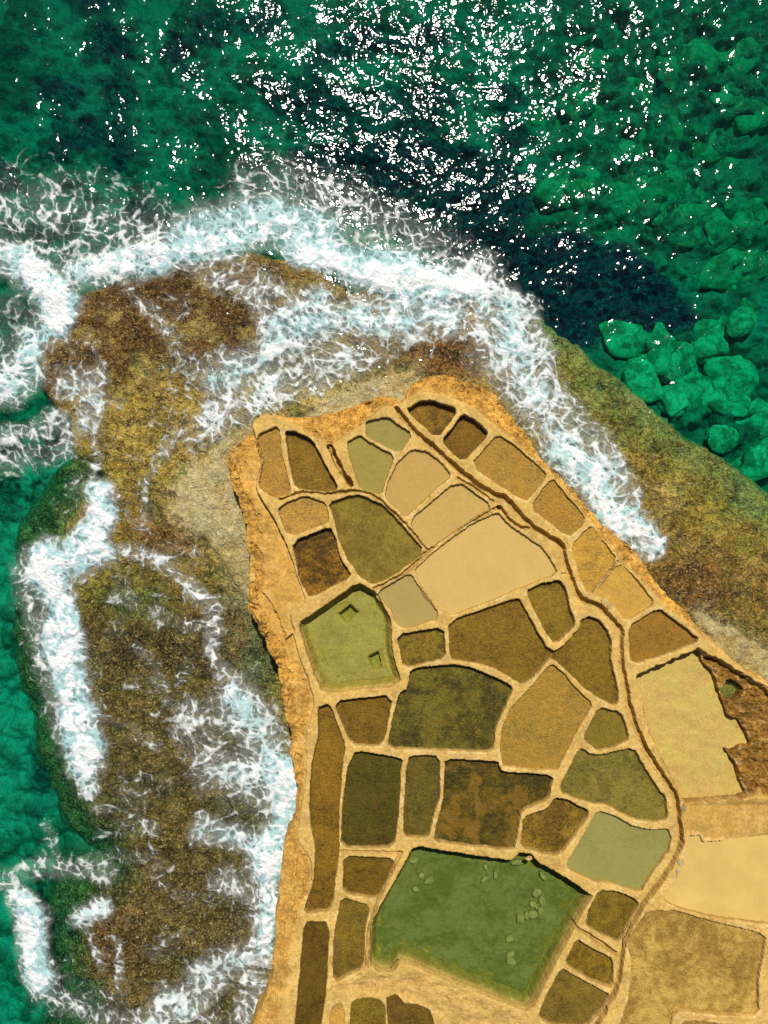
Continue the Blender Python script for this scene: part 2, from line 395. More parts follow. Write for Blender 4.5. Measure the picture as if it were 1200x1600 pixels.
# ------------------------------------------------------------------ the salt pans
# key: polygon, floor depth, water depth, first colour, second colour, options, label
B = dict
PANS = [
 ('dry', [(402,681),(434,667),(439,710),(454,770),(428,777),(405,760),(413,717)], .14, 0, (150,112,58), (125,90,38), B(),
  'narrow dry brown pan at the far left tip of the terrace'),
 ('wet', [(447,674),(463,676),(487,689),(507,727),(527,763),(510,767),(463,762),(453,720)], .26, .05, (112,84,30), (95,70,22), B(),
  'brown fan shaped pan beside the narrow dry tip pan'),
 ('wet', [(573,659),(605,653),(643,678),(623,706),(574,682)], .17, .05, (148,132,82), (128,112,62), B(turb=.55, tc=(160,142,90)),
  'small grey green five sided pan under the notch in the cliff top'),
 ('wet', [(542,693),(563,681),(575,692),(615,713),(602,747),(595,771),(575,766),(562,759)], .16, .05, (150,130,76), (138,118,62), B(turb=.55, tc=(162,142,86)),
  'olive grey pan left of the sandy domed pan, near the deep cleft'),
 ('wet', [(603,777),(608,753),(623,723),(646,703),(667,708),(685,720),(704,743),(680,762),(643,798),(634,806)], .14, .04, (198,165,98), (182,148,82), B(turb=.5, tc=(205,172,102)),
  'domed sand coloured pan with a curved top edge, upper middle'),
 ('wet', [(640,815),(715,753),(768,791),(737,810),(670,857)], .14, .035, (204,172,104), (190,156,88), B(turb=.45, tc=(210,178,108)),
  'sand coloured oblong pan between the domed pan and the large pale one'),
 ('wet', [(650,890),(683,860),(743,817),(778,802),(793,820),(817,837),(847,857),(858,873),(870,895),(817,916),(760,940),(705,960),(690,952),(665,932),(655,905)], .15, .05, (214,182,112), (204,170,100), B(turb=.6, tc=(220,188,118)),
  'largest pale sandy pan in the upper middle of the terrace'),
 ('dry', [(435,797),(447,787),(477,776),(508,787),(513,815),(452,837)], .13, 0, (158,120,64), (135,98,45), B(),
  'dry tan pan directly above the dark mottled square pan'),
 ('wet', [(458,847),(515,825),(523,843),(530,873),(548,900),(485,933),(470,907)], .22, .06, (78,56,12), (118,82,22), B(mott=.9, fleck=.2, scale=1.6),
  'dark brown mottled square pan above the olive pool'),
 ('wet', [(516,787),(543,777),(563,775),(597,790),(620,813),(663,862),(607,903),(583,912),(563,900),(543,870),(530,840),(523,810)], .20, .07, (114,94,46), (126,106,54), B(turb=.35, tc=(118,100,50)),
  'large murky brown pan shaped like a teardrop, upper left'),
 ('wet', [(590,927),(640,897),(657,923),(687,963),(637,980),(622,977),(613,953)], .15, .05, (178,156,104), (160,138,88), B(turb=.6, tc=(180,160,106)),
  'pale grey pan tucked below the large sandy one and right of the olive pool'),
 ('pool', [(467,975),(495,957),(560,912),(587,927),(610,970),(611,1017),(626,1070),(505,1083),(487,1040)], .58, .38, (172,150,96), (160,140,86), B(fleck=.1),
  'olive green pool with two square sunken hollows, left side'),
 ('wet', [(622,993),(692,982),(695,1027),(632,1043)], .20, .05, (92,74,26), (106,86,32), B(fleck=.6),
  'small dark four sided pan right of the olive green pool'),
 ('wet', [(703,972),(810,935),(822,957),(840,990),(853,1012),(867,1019),(880,1012),(907,983),(910,970),(920,965),(933,968),(947,983),(954,1003),(953,1033),(960,1057),(965,1080),(964,1098),(957,1101),(933,1087),(913,1073),(890,1050),(870,1032),(857,1028),(837,1053),(817,1069),(797,1057),(773,1043),(747,1035),(723,1032),(705,1029)], .18, .05, (112,84,28), (92,72,24), B(mott=.8, fleck=.4),
  'brown double pan joined through a narrow gap, like a bow tie'),
 ('wet', [(824,925),(847,913),(875,908),(883,920),(888,947),(899,975),(867,1006),(850,980)], .20, .05, (112,88,30), (96,74,22), B(fleck=.3),
  'brown pan inside a V shaped ridge, under the large sandy pan'),
 ('wet', [(643,1048),(680,1042),(710,1040),(737,1045),(773,1060),(801,1074),(787,1107),(773,1137),(769,1174),(690,1171),(607,1168),(614,1130),(625,1085),(638,1077)], .22, .07, (70,62,22), (88,76,28), B(fleck=.7, mott=.7),
  'large dark olive pan with a domed top, centre of the terrace'),
 ('dry', [(862,1038),(880,1053),(895,1073),(925,1100),(903,1137),(873,1197),(869,1202),(840,1202),(807,1198),(787,1195),(783,1163),(787,1137),(800,1107),(827,1080)], .12, 0, (142,110,52), (122,90,38), B(mott=.8),
  'damp ochre pan shaped like a kite, centre right'),
 ('wet', [(913,1153),(937,1107),(970,1115),(983,1155),(957,1167),(933,1172)], .18, .06, (112,94,46), (100,82,36), B(turb=.3, tc=(112,94,46)),
  'small olive five sided pan against the main channel'),
 ('wet', [(873,1237),(907,1170),(923,1180),(937,1182),(990,1170),(1010,1207),(1030,1237),(1040,1248),(1042,1279),(1020,1283),(993,1280),(967,1267),(947,1255),(927,1255)], .18, .06, (106,92,48), (118,102,56), B(turb=.3, tc=(108,96,52), fleck=.4),
  'wide grey olive pan above the pale green grey one, right side'),
 ('wet', [(820,1278),(857,1265),(870,1248),(887,1252),(922,1270),(873,1338),(815,1324)], .22, .05, (94,72,22), (116,88,34), B(mott=.8),
  'dark brown pan wedged above the corner of the big green pool'),
 ('wet', [(935,1268),(967,1280),(990,1293),(1023,1299),(1043,1297),(1048,1308),(1045,1327),(1020,1360),(1000,1393),(947,1376),(930,1377),(885,1355),(907,1317)], .17, .06, (146,134,84), (132,126,82), B(turb=.6, tc=(148,140,92)),
  'pale green grey pan with a rounded corner beside the main channel'),
 ('wet', [(522,1097),(613,1088),(597,1165),(550,1163)], .22, .05, (104,78,24), (86,64,18), B(mott=.8),
  'brown four sided pan directly below the olive green pool'),
 ('wet', [(497,1107),(515,1102),(538,1167),(533,1200),(528,1267),(528,1333),(517,1423),(475,1427),(492,1380),(495,1327),(487,1290),(485,1250),(488,1200),(490,1187),(500,1147)], .24, .06, (108,80,24), (96,70,20), B(fleck=.2),
  'long narrow brown trough along the left cliff edge'),
 ('wet', [(557,1175),(628,1187),(625,1200),(622,1263),(615,1323),(534,1325),(537,1257),(545,1200)], .22, .06, (72,62,10), (60,52,10), B(fleck=.8, mott=.8),
  'dark speckled oblong pan right of the long trough'),
 ('wet', [(642,1183),(685,1183),(686,1247),(677,1267),(669,1308),(632,1307),(633,1267),(637,1200)], .20, .06, (84,72,28), (74,62,22), B(fleck=.4),
  'narrow upright olive pan between two dark speckled pans'),
 ('wet', [(697,1188),(777,1191),(783,1208),(863,1213),(857,1248),(813,1267),(808,1297),(802,1328),(740,1322),(680,1314),(683,1293),(694,1253),(696,1220)], .22, .05, (60,52,10), (76,60,14), B(mott=.8, scum=.5),
  'dark pan patched with yellow brown scum, above the big green pool'),
 ('wet', [(538,1340),(617,1343),(600,1383),(587,1403),(537,1395)], .20, .05, (96,72,16), (80,60,14), B(fleck=.5),
  'small brown pan at the upper left corner of the big green pool'),
 ('wet', [(535,1404),(577,1417),(568,1453),(567,1512),(522,1535),(523,1467)], .20, .05, (104,82,32), (92,72,26), B(fleck=.4),
  'tall brown pan along the left side of the big green pool'),
 ('wet', [(477,1442),(513,1443),(508,1550),(495,1640),(458,1640),(470,1527)], .24, .07, (84,62,14), (74,56,14), B(fleck=.2),
  'dark narrow trough at the bottom left of the terrace'),
 ('pool', [(648,1323),(733,1338),(800,1347),(813,1334),(830,1337),(840,1350),(867,1363),(913,1393),(925,1402),(907,1430),(870,1500),(828,1582),(767,1558),(700,1532),(647,1508),(625,1503),(613,1518),(593,1518),(580,1507),(580,1450),(600,1410),(627,1363)], .80, .55, (164,146,104), (112,102,68), B(mott=1.0, fleck=.12, scale=1.2),
  'big deep green pool with rubble lying on its floor'),
 ('wet', [(938,1393),(967,1395),(990,1405),(997,1415),(987,1430),(968,1472),(947,1462),(917,1447),(923,1420)], .19, .05, (106,84,28), (94,76,26), B(fleck=.3),
  'brown pan with a rounded corner right of the big green pool'),
 ('wet', [(902,1470),(930,1487),(957,1500),(956,1543),(927,1533),(900,1517),(885,1505)], .20, .05, (92,72,18), (108,84,26), B(fleck=.7),
  'small speckled dark pan, middle of three right of the green pool'),
 ('wet', [(878,1515),(900,1528),(927,1543),(952,1555),(943,1573),(915,1605),(860,1602),(843,1588),(857,1553)], .20, .06, (106,84,38), (94,74,32), B(turb=.2, tc=(108,88,42)),
  'murky brown pan at the bottom, right of the green pool corner'),
 ('wet', [(546,1650),(550,1570),(560,1562),(590,1562),(600,1573),(600,1650)], .20, .05, (108,88,32), (94,76,26), B(fleck=.3),
  'round topped pan cut off by the bottom edge, left of two'),
 ('wet', [(605,1562),(620,1557),(630,1570),(653,1572),(673,1583),(682,1650),(612,1650)], .22, .05, (92,70,26), (80,60,20), B(fleck=.3),
  'irregular dark pan at the bottom edge below the green pool'),
 ('dry', [(512,1650),(520,1575),(532,1568),(537,1585),(533,1650)], .08, 0, (168,130,66), (150,112,52), B(),
  'shallow dry hollow at the bottom edge beside the narrow trough'),
 ('wet', [(636,640),(660,627),(672,626),(715,640),(683,683)], .26, .05, (96,70,18), (112,82,24), B(fleck=.3),
  'dark brown pan at the very tip of the seaward row'),
 ('wet', [(724,648),(743,658),(763,677),(723,720),(692,690)], .26, .05, (104,74,18), (88,64,14), B(fleck=.2),
  'dark brown squarish pan, second in the seaward row from the tip'),
 ('dry', [(778,680),(807,700),(853,740),(847,753),(820,783),(737,727)], .10, 0, (150,114,56), (130,94,40), B(mott=.9, scale=.7),
  'damp orange brown pan, third in the seaward row from the tip'),
 ('dry', [(863,748),(883,773),(913,808),(908,822),(888,837),(830,793)], .10, 0, (150,114,58), (126,90,38), B(mott=.9),
  'rough orange brown pan, fourth in the seaward row from the tip'),
 ('dry', [(925,822),(943,847),(963,875),(920,927),(907,900),(895,852)], .10, 0, (172,130,58), (150,106,42), B(),
  'ochre pan with a round damp hollow, fifth in the seaward row'),
 ('dry', [(970,880),(1000,913),(1022,943),(980,968),(957,943),(932,927)], .10, 0, (180,138,66), (160,118,50), B(),
  'pale ochre pan, sixth in the seaward row from the tip'),
 ('wet', [(983,980),(1030,952),(1063,977),(1093,1000),(1053,1017),(988,1037)], .16, .035, (132,96,40), (116,82,30), B(mott=.7),
  'brown water filled pan, last and lowest of the seaward row'),
 ('dry', [(991,1058),(1043,1038),(1097,1018),(1102,1038),(1117,1052),(1123,1063),(1126,1080),(1134,1098),(1142,1123),(1160,1130),(1171,1147),(1179,1168),(1165,1168),(1150,1176),(1136,1172),(1156,1201),(1160,1222),(1171,1244),(1160,1249),(1073,1256),(1070,1245),(1055,1213),(1028,1162),(1012,1108)], .60, 0, (194,160,94), (172,146,82), B(mott=1.0, fleck=.1, scale=1.6),
  'large sunken sandy basin at the right below the seaward row'),
 ('wet', [(1131,1086),(1144,1065),(1168,1078),(1155,1100)], .78, .15, (96,92,44), (84,80,38), B(),
  'tiny square hole cut in the brown rock by the right edge'),
 ('wet', [(1076,1308),(1094,1308),(1098,1319),(1132,1316),(1260,1304),(1260,1450),(1117,1433),(1055,1416),(1038,1404),(1063,1368),(1072,1340)], .20, .07, (220,188,112), (212,178,104), B(turb=.7, tc=(226,194,118)),
  'smooth pale sandy pan cut off by the right edge'),
 ('dry', [(1012,1427),(1055,1425),(1117,1443),(1197,1462),(1189,1503),(1183,1534),(1185,1585),(1120,1585),(1062,1578),(1048,1592),(1047,1650),(955,1650),(985,1560),(990,1500),(980,1476),(1000,1442)], .12, 0, (142,108,54), (164,132,76), B(mott=.6, scale=.7, fleck=.1),
  'large stained ochre pan in the bottom right corner'),
 ('dry', [(1062,1650),(1064,1604),(1075,1597),(1110,1600),(1260,1618),(1260,1650)], .16, 0, (140,106,48), (120,90,38), B(),
  'strip of a pan behind a thick ridge at the bottom right edge'),
]
PANS = [(p[0], p[1], (p[2] * 1.3 if p[2] < .3 else p[2])) + p[3:] for p in PANS]
# grooves cut in the ridges: points, half width (px), depth (m)
GROOVES = [
 ([(620,638),(643,670),(677,697),(710,727),(733,747),(767,770),(790,777),(807,797),(830,820),(853,837),(877,847),(883,873),(890,897),(902,927),(913,940),(933,943),(947,957),(963,973),(973,990),(970,1017),(972,1043),(980,1077),(982,1095),(993,1135),(1016,1185),(1051,1232),(1057,1251),(1063,1290),(1065,1321),(1047,1356),(1016,1399),(1001,1418),(977,1465),(970,1503),(966,1542),(943,1581),(915,1640)], 3.6, .24),
 ([(438,779),(455,773),(480,768),(510,772),(535,768),(560,766),(583,773),(607,793),(640,827),(667,858)], 2.3, .14),
 ([(585,919),(610,910),(637,893),(667,862),(700,835),(727,820),(767,797),(780,793)], 2.4, .13),
 ([(780,793),(793,810),(813,825),(830,825)], 2.6, .16),
 ([(716,748),(745,765),(770,784)], 2.2, .10),
 ([(530,1331),(627,1333)], 2.2, .10),
 ([(627,1332),(613,1360),(590,1408),(576,1453),(573,1510)], 2.4, .12),
 ([(515,697),(530,730),(548,756)], 4.0, .40),
 ([(898,1449),(930,1467),(965,1493)], 3.2, .2),
 ([(925,925),(945,905),(966,878)], 2.0, .07),
 ([(520,1545),(545,1542),(583,1540)], 3.0, .07),
]

def pan_poly(p):
    return chaikin(p[1], .12, 1)

def build_headland():
    ax = axis(330, 1240, 1.25, -200, 4000); ay = axis(570, 1640, 1.25, 400, 4000)
    X, Y = np.meshgrid(ax, ay)
    near = (X > 300) & (X < 1300) & (Y > 540) & (Y < 1720)
    wx = 5 * fbm(X / 38, Y / 38, 4, 5) + 2.0 * fbm(X / 9, Y / 9, 3, 6)
    wy = 5 * fbm(X / 38, Y / 38, 4, 15) + 2.0 * fbm(X / 9, Y / 9, 3, 16)
    d_out = sdf(X + wx * .9, Y + wy * .9, OUT_S)
    d_rim = sdf(X + wx * .5, Y + wy * .5, RIM_S)
    n_big = fbm(X / 160, Y / 160, 3, 1); n_mid = fbm(X / 30, Y / 30, 4, 2); n_fine = fbm(X / 7, Y / 7, 3, 3)
    rid = ridged(X / 26, Y / 26, 4, 9)
    left = sstep(520, 440, X)
    notch = sstep(650, 610, X) * sstep(460, 500, X) * sstep(720, 690, Y)
    south = sstep(1080, 1130, Y)
    step = .14 + .22 * left * (1 - south) - .10 * left * south + .3 * notch
    band = d_rim < 0
    db = np.maximum(-d_rim, 0)
    t = np.clip(d_out / (np.maximum(d_out, 0) + db + 1e-3), 0, 1)
    lat = sstep(0, 1, 1 - t)
    Z = .03 * n_big + .018 * n_mid + .007 * n_fine
    outer = sstep(26, 8, d_out) * (1 - .75 * south * sstep(520, 470, X))
    tread = left * (1 - outer)
    rough = np.where(band, sstep(0, 8, db), 0.0) * (1 - .85 * tread)
    lat = lat * (1 - left) + sstep(24, 0, d_out) * left
    slope = -step * sstep(0, 3.5, db) - (.14 + .28 * (1 - left)) * lat * sstep(0, 10, db)
    slope += rough * (.075 * n_mid + .11 * (rid - .72) + .03 * n_fine)
    # chunky horizontal bedding on the slope
    bed = .16
    sl2 = np.round(slope / bed + .35 * n_mid) * bed
    Z = Z + slope * .55 + sl2 * .45 * sstep(0, 10, db) + slope * .45 * (1 - sstep(0, 10, db))
    lipd = seg_dist(X + wx, Y + wy, [(362,735),(372,775),(388,830),(392,900),(392,935),(410,985),(432,1040),(444,1080),(452,1130)], False)
    Z = Z + (.16 + .26 * sstep(880, 930, Y)) * (.75 + .6 * n_mid) * np.exp(-(lipd / 9) ** 2) * (d_out > -1)
    TB = [(410,922),(436,900),(458,884),(476,936),(474,946),(452,962),(462,988),(446,1002),(432,960)]
    tb = sstep(-1.5, 2.5, sdf(X + wx, Y + wy, TB)) * (d_rim < 2)
    Z = Z * (1 - tb) + (-.16 + .03 * n_mid) * tb
    rough = rough * (1 - .8 * tb)
    # cliff below the outline
    Z = np.where(d_out < 0, Z - 1.9 * sstep(0, 5, -d_out) + .10 * n_fine * sstep(0, 5, -d_out), Z)
    # colours
    tan = np.array(alb((220, 180, 98), .76)); orange = np.array(alb((216, 162, 72), .78)); ledge = np.array(alb((212, 164, 80), .78))
    brown = np.array(alb((168, 122, 50))); grey = np.array(alb((176, 150, 104)))
    C = tan[None, None, :] * (1 + .10 * n_mid[..., None] + .05 * n_big[..., None])
    edge = (orange * (1 - tread)[..., None] + ledge * tread[..., None]) * (1 + .22 * n_mid[..., None] + .1 * n_fine[..., None])
    wgt = sstep(1, 10, db)[..., None]
    C = C * (1 - wgt) + edge * wgt
    strata = sstep(.15, .6, fbm(X / 60, Y / 12, 4, 33))[..., None] * wgt * .35
    C = C * (1 - strata) + brown * strata
    low = sstep(0, 6, -d_out)[..., None]
    C = C * (1 - low) + (grey * .8) * low
    rug = .16 + .84 * rough
    # brown eroded outcrop at the right, the ledge under the basin, worn floor at the bottom
    OC = [(1090,1016),(1142,1044),(1178,1066),(1290,1135),(1290,1246),(1171,1246),(1120,1252),(1073,1258),(1052,1216),(1020,1150),(1005,1100),(1012,1050)]
    m = sstep(-4, 3, sdf(X + wx, Y + wy, OC))
    zo = -.36 + .10 * n_mid + .16 * (ridged(X / 18, Y / 18, 4, 21) - .7) + .05 * n_fine
    Z = Z * (1 - m) + zo * m
    rough_r = m * sstep(1085, 1125, X)
    C = C * (1 - m[..., None]) + (brown * (1 + .35 * n_mid[..., None] + .25 * n_fine[..., None])) * m[..., None]
    rug = np.maximum(rug, rough_r)
    LG = [(1068,1258),(1160,1250),(1290,1240),(1290,1305),(1132,1314),(1100,1316),(1094,1304),(1072,1304)]
    m = sstep(-3, 3, sdf(X + wx * .5, Y + wy * .5, LG))
    Z = Z * (1 - m) + (-.16 + .03 * n_mid + .10 * sstep(1262, 1250, Y)) * m
    C = C * (1 - .6 * m[..., None]) + .6 * np.array(alb((196, 150, 68))) * (1 + .2 * n_mid[..., None]) * m[..., None]
    WF = [(640,1516),(700,1540),(830,1590),(840,1660),(690,1660),(680,1590),(630,1560),(545,1555),(525,1540),(580,1515),(600,1524)]
    m = sstep(-2, 14, sdf(X + wx * 2, Y + wy * 2, WF))
    Z = Z + m * (.05 * n_mid + .05 * (rid - .7) - .07)
    C = C * (1 - .35 * m[..., None] * (.5 + n_mid[..., None]).clip(0, 1)) + .35 * (m[..., None] * (.5 + n_mid[..., None]).clip(0, 1)) * np.array(alb((190, 150, 88)))
    # pans
    insd = np.full(X.shape, -99.0)
    edge_brown = np.zeros(X.shape)
    jx = 1.1 * fbm(X / 14, Y / 14, 3, 41) + .45 * fbm(X / 5, Y / 5, 2, 43); jy = 1.1 * fbm(X / 14, Y / 14, 3, 51) + .45 * fbm(X / 5, Y / 5, 2, 53)
    for p in PANS:
        poly = pan_poly(p)
        P = np.array(poly)
        i0, i1 = np.searchsorted(ax, [P[:, 0].min() - 14, P[:, 0].max() + 14]); j0, j1 = np.searchsorted(ay, [P[:, 1].min() - 14, P[:, 1].max() + 14])
        s = (slice(j0, j1), slice(i0, i1))
        d = sdf(X[s] + jx[s], Y[s] + jy[s], poly) + 1.4
        base = Z[s]
        prof = sstep(-.7, .6, d)
        lip = -.014 * sstep(-3.0, -.6, d)               # rounded shoulder
        if p[0] == 'pool':
            # steep upper wall, sloping foot
            tgt = -(p[2] - p[3] + .05 + (p[3] - .05) * sstep(-1, 10, d)) - .01
        else:
            tgt = np.full(d.shape, -p[2] - .04)
        Z[s] = np.minimum(base, np.maximum(base * (1 - prof) + tgt * prof, tgt)) + lip * (1 - prof)
        insd[s] = np.maximum(insd[s], np.where(p[0] == 'pool', d - 16, d))
        edge_brown[s] = np.maximum(edge_brown[s], sstep(-.7, .6, d) * {'dry': .5, 'wet': 1.0, 'pool': .2}[p[0]])
        if p[0] == 'pool':
            foot = sstep(1, 4, d)[..., None]
            C[s] = C[s] * (1 - foot) + np.array(alb((196, 170, 84))) * foot
    for pts, hw, dep in GROOVES:
        q = chaikin(pts, .25, 2, closed=False)
        P = np.array(q)
        i0, i1 = np.searchsorted(ax, [P[:, 0].min() - 14, P[:, 0].max() + 14]); j0, j1 = np.searchsorted(ay, [P[:, 1].min() - 14, P[:, 1].max() + 14])
        s = (slice(j0, j1), slice(i0, i1))
        d = seg_dist(X[s] + 1.5 * jx[s], Y[s] + 1.5 * jy[s], q, False)
        hw2 = hw * (1 + .35 * n_mid[s])
        cut = sstep(hw2 + 1.0, hw2 - 1.2, d)
        Z[s] = np.where(insd[s] > -2.0, Z[s], Z[s] - 1.3 * dep * cut * (1 + .3 * n_mid[s]))
        edge_brown[s] = np.maximum(edge_brown[s], .30 * cut)
    wk = edge_brown[..., None] * .72
    C = C * (1 - wk) + np.array(alb((96, 68, 26))) * wk  # brown tint down the pan walls, fainter in the grooves
    rimz = sstep(-7, -3, insd) * (insd < -.8) * sstep(-.05, .35, fbm(X / 18, Y / 18, 3, 63))
    C = C * (1 - .45 * rimz[..., None]) + .45 * rimz[..., None] * np.array(alb((240, 212, 150), .78))
    # patched wear along the ridge tops
    blot = sstep(.25, .6, fbm(X / 22, Y / 22, 4, 61))[..., None] * .22 * (insd < -1)[..., None]
    C = C * (1 - blot) + np.array(alb((168, 128, 66))) * blot
    wx_, wy_ = (X - 600) * S0, (800 - Y) * S0
    co = np.stack([wx_, wy_, Z], -1).reshape(-1, 3)
    cell = lambda F: np.maximum(np.maximum(F[:-1, :-1], F[1:, :-1]), np.maximum(F[1:, 1:], F[:-1, 1:]))
    keep = (cell(d_out) > -14) & (-cell(-insd) < 5.5)
    q = grid_quads(len(ay), len(ax), keep)
    co, q, at = compact(co, q, {'tint': np.clip(C, 0.01, .85).reshape(-1, 3), 'rugged': rug.ravel()})
    o = make_mesh('rock_headland', co, q, mat_headland(), at, smooth=False)
    tag(o, kind='structure')
    return o

HOLLOWS = {11: [([(522,953),(540,943),(560,960),(540,978)], .32), ([(575,1030),(594,1021),(602,1047),(582,1052)], .32)],
           40: [([(905,862),(914,857),(924,864),(916,874),(907,872)], .05)],
           41: [([(940,920),(950,913),(962,922),(956,934),(944,932)], .025)]}

def build_pan(k, p):
    kind, _, dep, wd, c1, c2, op, label = p
    poly = pan_poly(p)
    P = np.array(poly)
    st = 2.5
    ext = 3.0 if kind != 'pool' else 0.0
    ax = np.arange(P[:, 0].min() - 5, P[:, 0].max() + 5.1, st); ay = np.arange(P[:, 1].min() - 5, P[:, 1].max() + 5.1, st)
    X, Y = np.meshgrid(ax, ay)
    d = sdf(X, Y, poly) + 1.4
    Z = -dep + .010 * fbm(X / 22, Y / 22, 4, 100 + k) + .006 * fbm(X / 6, Y / 6, 2, 200 + k)
    if kind == 'dry':
        Z = Z + .02 * fbm(X / 30, Y / 30, 4, 300 + k)
        if dep > .4: Z = Z + .05 * fbm(X / 45, Y / 45, 4, 320 + k) + .03 * (ridged(X / 30, Y / 30, 4, 330 + k) - .7)
    if kind == 'pool':
        Z = Z + .05 * fbm(X / 30, Y / 30, 4, 300 + k)
        Z = np.where(d < 10, Z - (10 - d) * .03, Z)
    for hp, hd in HOLLOWS.get(k, []):
        Z = Z - hd * sstep(-1, 2, sdf(X + 1.5 * fbm(X / 8, Y / 8, 2, 7), Y, hp))
    co = np.stack([(X - 600) * S0, (800 - Y) * S0, Z], -1).reshape(-1, 3)
    cell = np.maximum(np.maximum(d[:-1, :-1], d[1:, :-1]), np.maximum(d[1:, 1:], d[:-1, 1:]))
    q = grid_quads(len(ay), len(ax), cell > -ext)
    co, q, _ = compact(co, q, {})
    fm = mat_floor(c1, c2, op.get('mott', .6), op.get('fleck', .3), op.get('scale', 1.0), .8 if kind == 'dry' else .7, k * 1.37, op.get('scum', 0))
    cx, cy = float((P[:, 0].mean() - 600) * S0), float((800 - P[:, 1].mean()) * S0)
    if wd <= 0:
        f = make_mesh('salt_pan', co - np.array([cx, cy, -dep]), q, fm)
        f.location = (cx, cy, -dep)
        tag(f, label, 'salt pan', 'salt pans cut in the rock terrace')
        return
    e = bpy.data.objects.new('salt_pan', None); COL.objects.link(e)
    e.location = (cx, cy, -dep); e.empty_display_size = .3
    tag(e, label, 'salt pan', 'salt pans cut in the rock terrace')
    off = np.array([cx, cy, -dep])
    f = make_mesh('pan_floor', co - off, q, fm); f.parent = e
    # brine: a sheet whose margin runs into the rock; the pools get a closed body of water
    zt = -dep + wd
    grow = 1.2
    bm = bmesh.new()
    if kind == 'pool':
        Pn = np.array(chaikin(p[1], .16, 1)); c = Pn.mean(0)
        Pn = c + (Pn - c) * (1 + 3.0 / np.linalg.norm(Pn - c, axis=1))[:, None]
        top = [bm.verts.new(((x - 600) * S0 - cx, (800 - y) * S0 - cy, wd)) for x, y in Pn]
        bot = [bm.verts.new((v.co.x, v.co.y, -.35)) for v in top]
        bm.faces.new(top); bm.faces.new(bot[::-1])
        for i in range(len(top)):
            j = (i + 1) % len(top); bm.faces.new((top[i], bot[i], bot[j], top[j]))
        bmesh.ops.recalc_face_normals(bm, faces=bm.faces[:])
        bmesh.ops.triangulate(bm, faces=bm.faces[:])
        m = mat_brine(0, ripple=.6)
        if k == 11: add_volume(m, (.60, .76, .36), 1.35)
        else: add_volume(m, (.44, .68, .36), 1.55)
        me = bpy.data.meshes.new('brine_water'); bm.to_mesh(me); bm.free(); me.materials.append(m)
        b = bpy.data.objects.new('brine_water', me); COL.objects.link(b)
    else:
        bm.free()
        cell2 = grid_quads(len(ay), len(ax), cell > -grow)
        cw = np.stack([(X - 600) * S0, (800 - Y) * S0, np.full(X.shape, zt)], -1).reshape(-1, 3)
        cw, cell2, _ = compact(cw, cell2, {})
        b = make_mesh('brine_water', cw - off, cell2, mat_brine(op.get('turb', .12), op.get('tc', c1)))
    b.parent = e

# ------------------------------------------------------------------ sea bed and wave cut platform
SX = sc(SEA)                              # metres per photo pixel at sea level
def w2land(X, Y):                         # sea level pixel grid -> terrace pixel grid
    r = SX / S0
    return 600 + (X - 600) * r, 800 + (Y - 800) * r
SHELF = [(60,545),(130,462),(200,432),(330,412),(390,394),(470,412),(540,452),(620,466),(700,462),(760,470),(820,490),(870,512),(930,562),(1000,622),
         (1090,692),(1165,742),(1200,775),(1290,850),(1700,1200),(2000,2400),(-100,2400),(40,1700),(95,1572),(60,1545),(72,1480),(76,1392),(105,1372),(150,1352),
         (92,1300),(58,1210),(32,1110),(14,1000),(16,860),(48,775),(105,722),(112,660),(60,600)]
PALE = [[(270,800),(285,752),(335,700),(395,660),(420,700),(420,950),(385,935),(335,865)],
        [(455,660),(500,640),(560,604),(610,588),(648,578),(660,620),(560,660)],
        [(1085,950),(1115,965),(1150,985),(1230,1040),(1260,1090),(1150,1060)]]
MEADOW = [([(700,290),(850,300),(960,318),(1035,335),(1105,392),(1140,465),(1095,490),(1030,490),(950,515),(900,500),(840,470),(780,420),(730,380)], 1.0),
          ([(430,150),(620,115),(760,150),(850,185),(880,250),(830,305),(700,335),(560,270),(430,220)], .95),
          ([(80,20),(140,10),(160,150),(120,200),(90,130)], .75),
          ([(0,40),(30,60),(40,170),(0,160)], .6),
          ([(380,10),(560,50),(720,30),(700,120),(520,130),(400,90)], .7),
          ([(980,610),(1060,600),(1110,650),(1060,700),(1000,650)], .7),
          ([(1090,560),(1150,540),(1230,560),(1230,600),(1130,580)], .6),
          ([(1110,640),(1230,620),(1230,690),(1170,700)], .7),
          ([(20,1140),(60,1150),(60,1250),(10,1330),(0,1250)], .45),
          ([(150,300),(300,240),(420,260),(360,300),(240,330)], .35),
          ([(1000,0),(1230,0),(1230,100),(1120,80),(1010,60)], .45)]

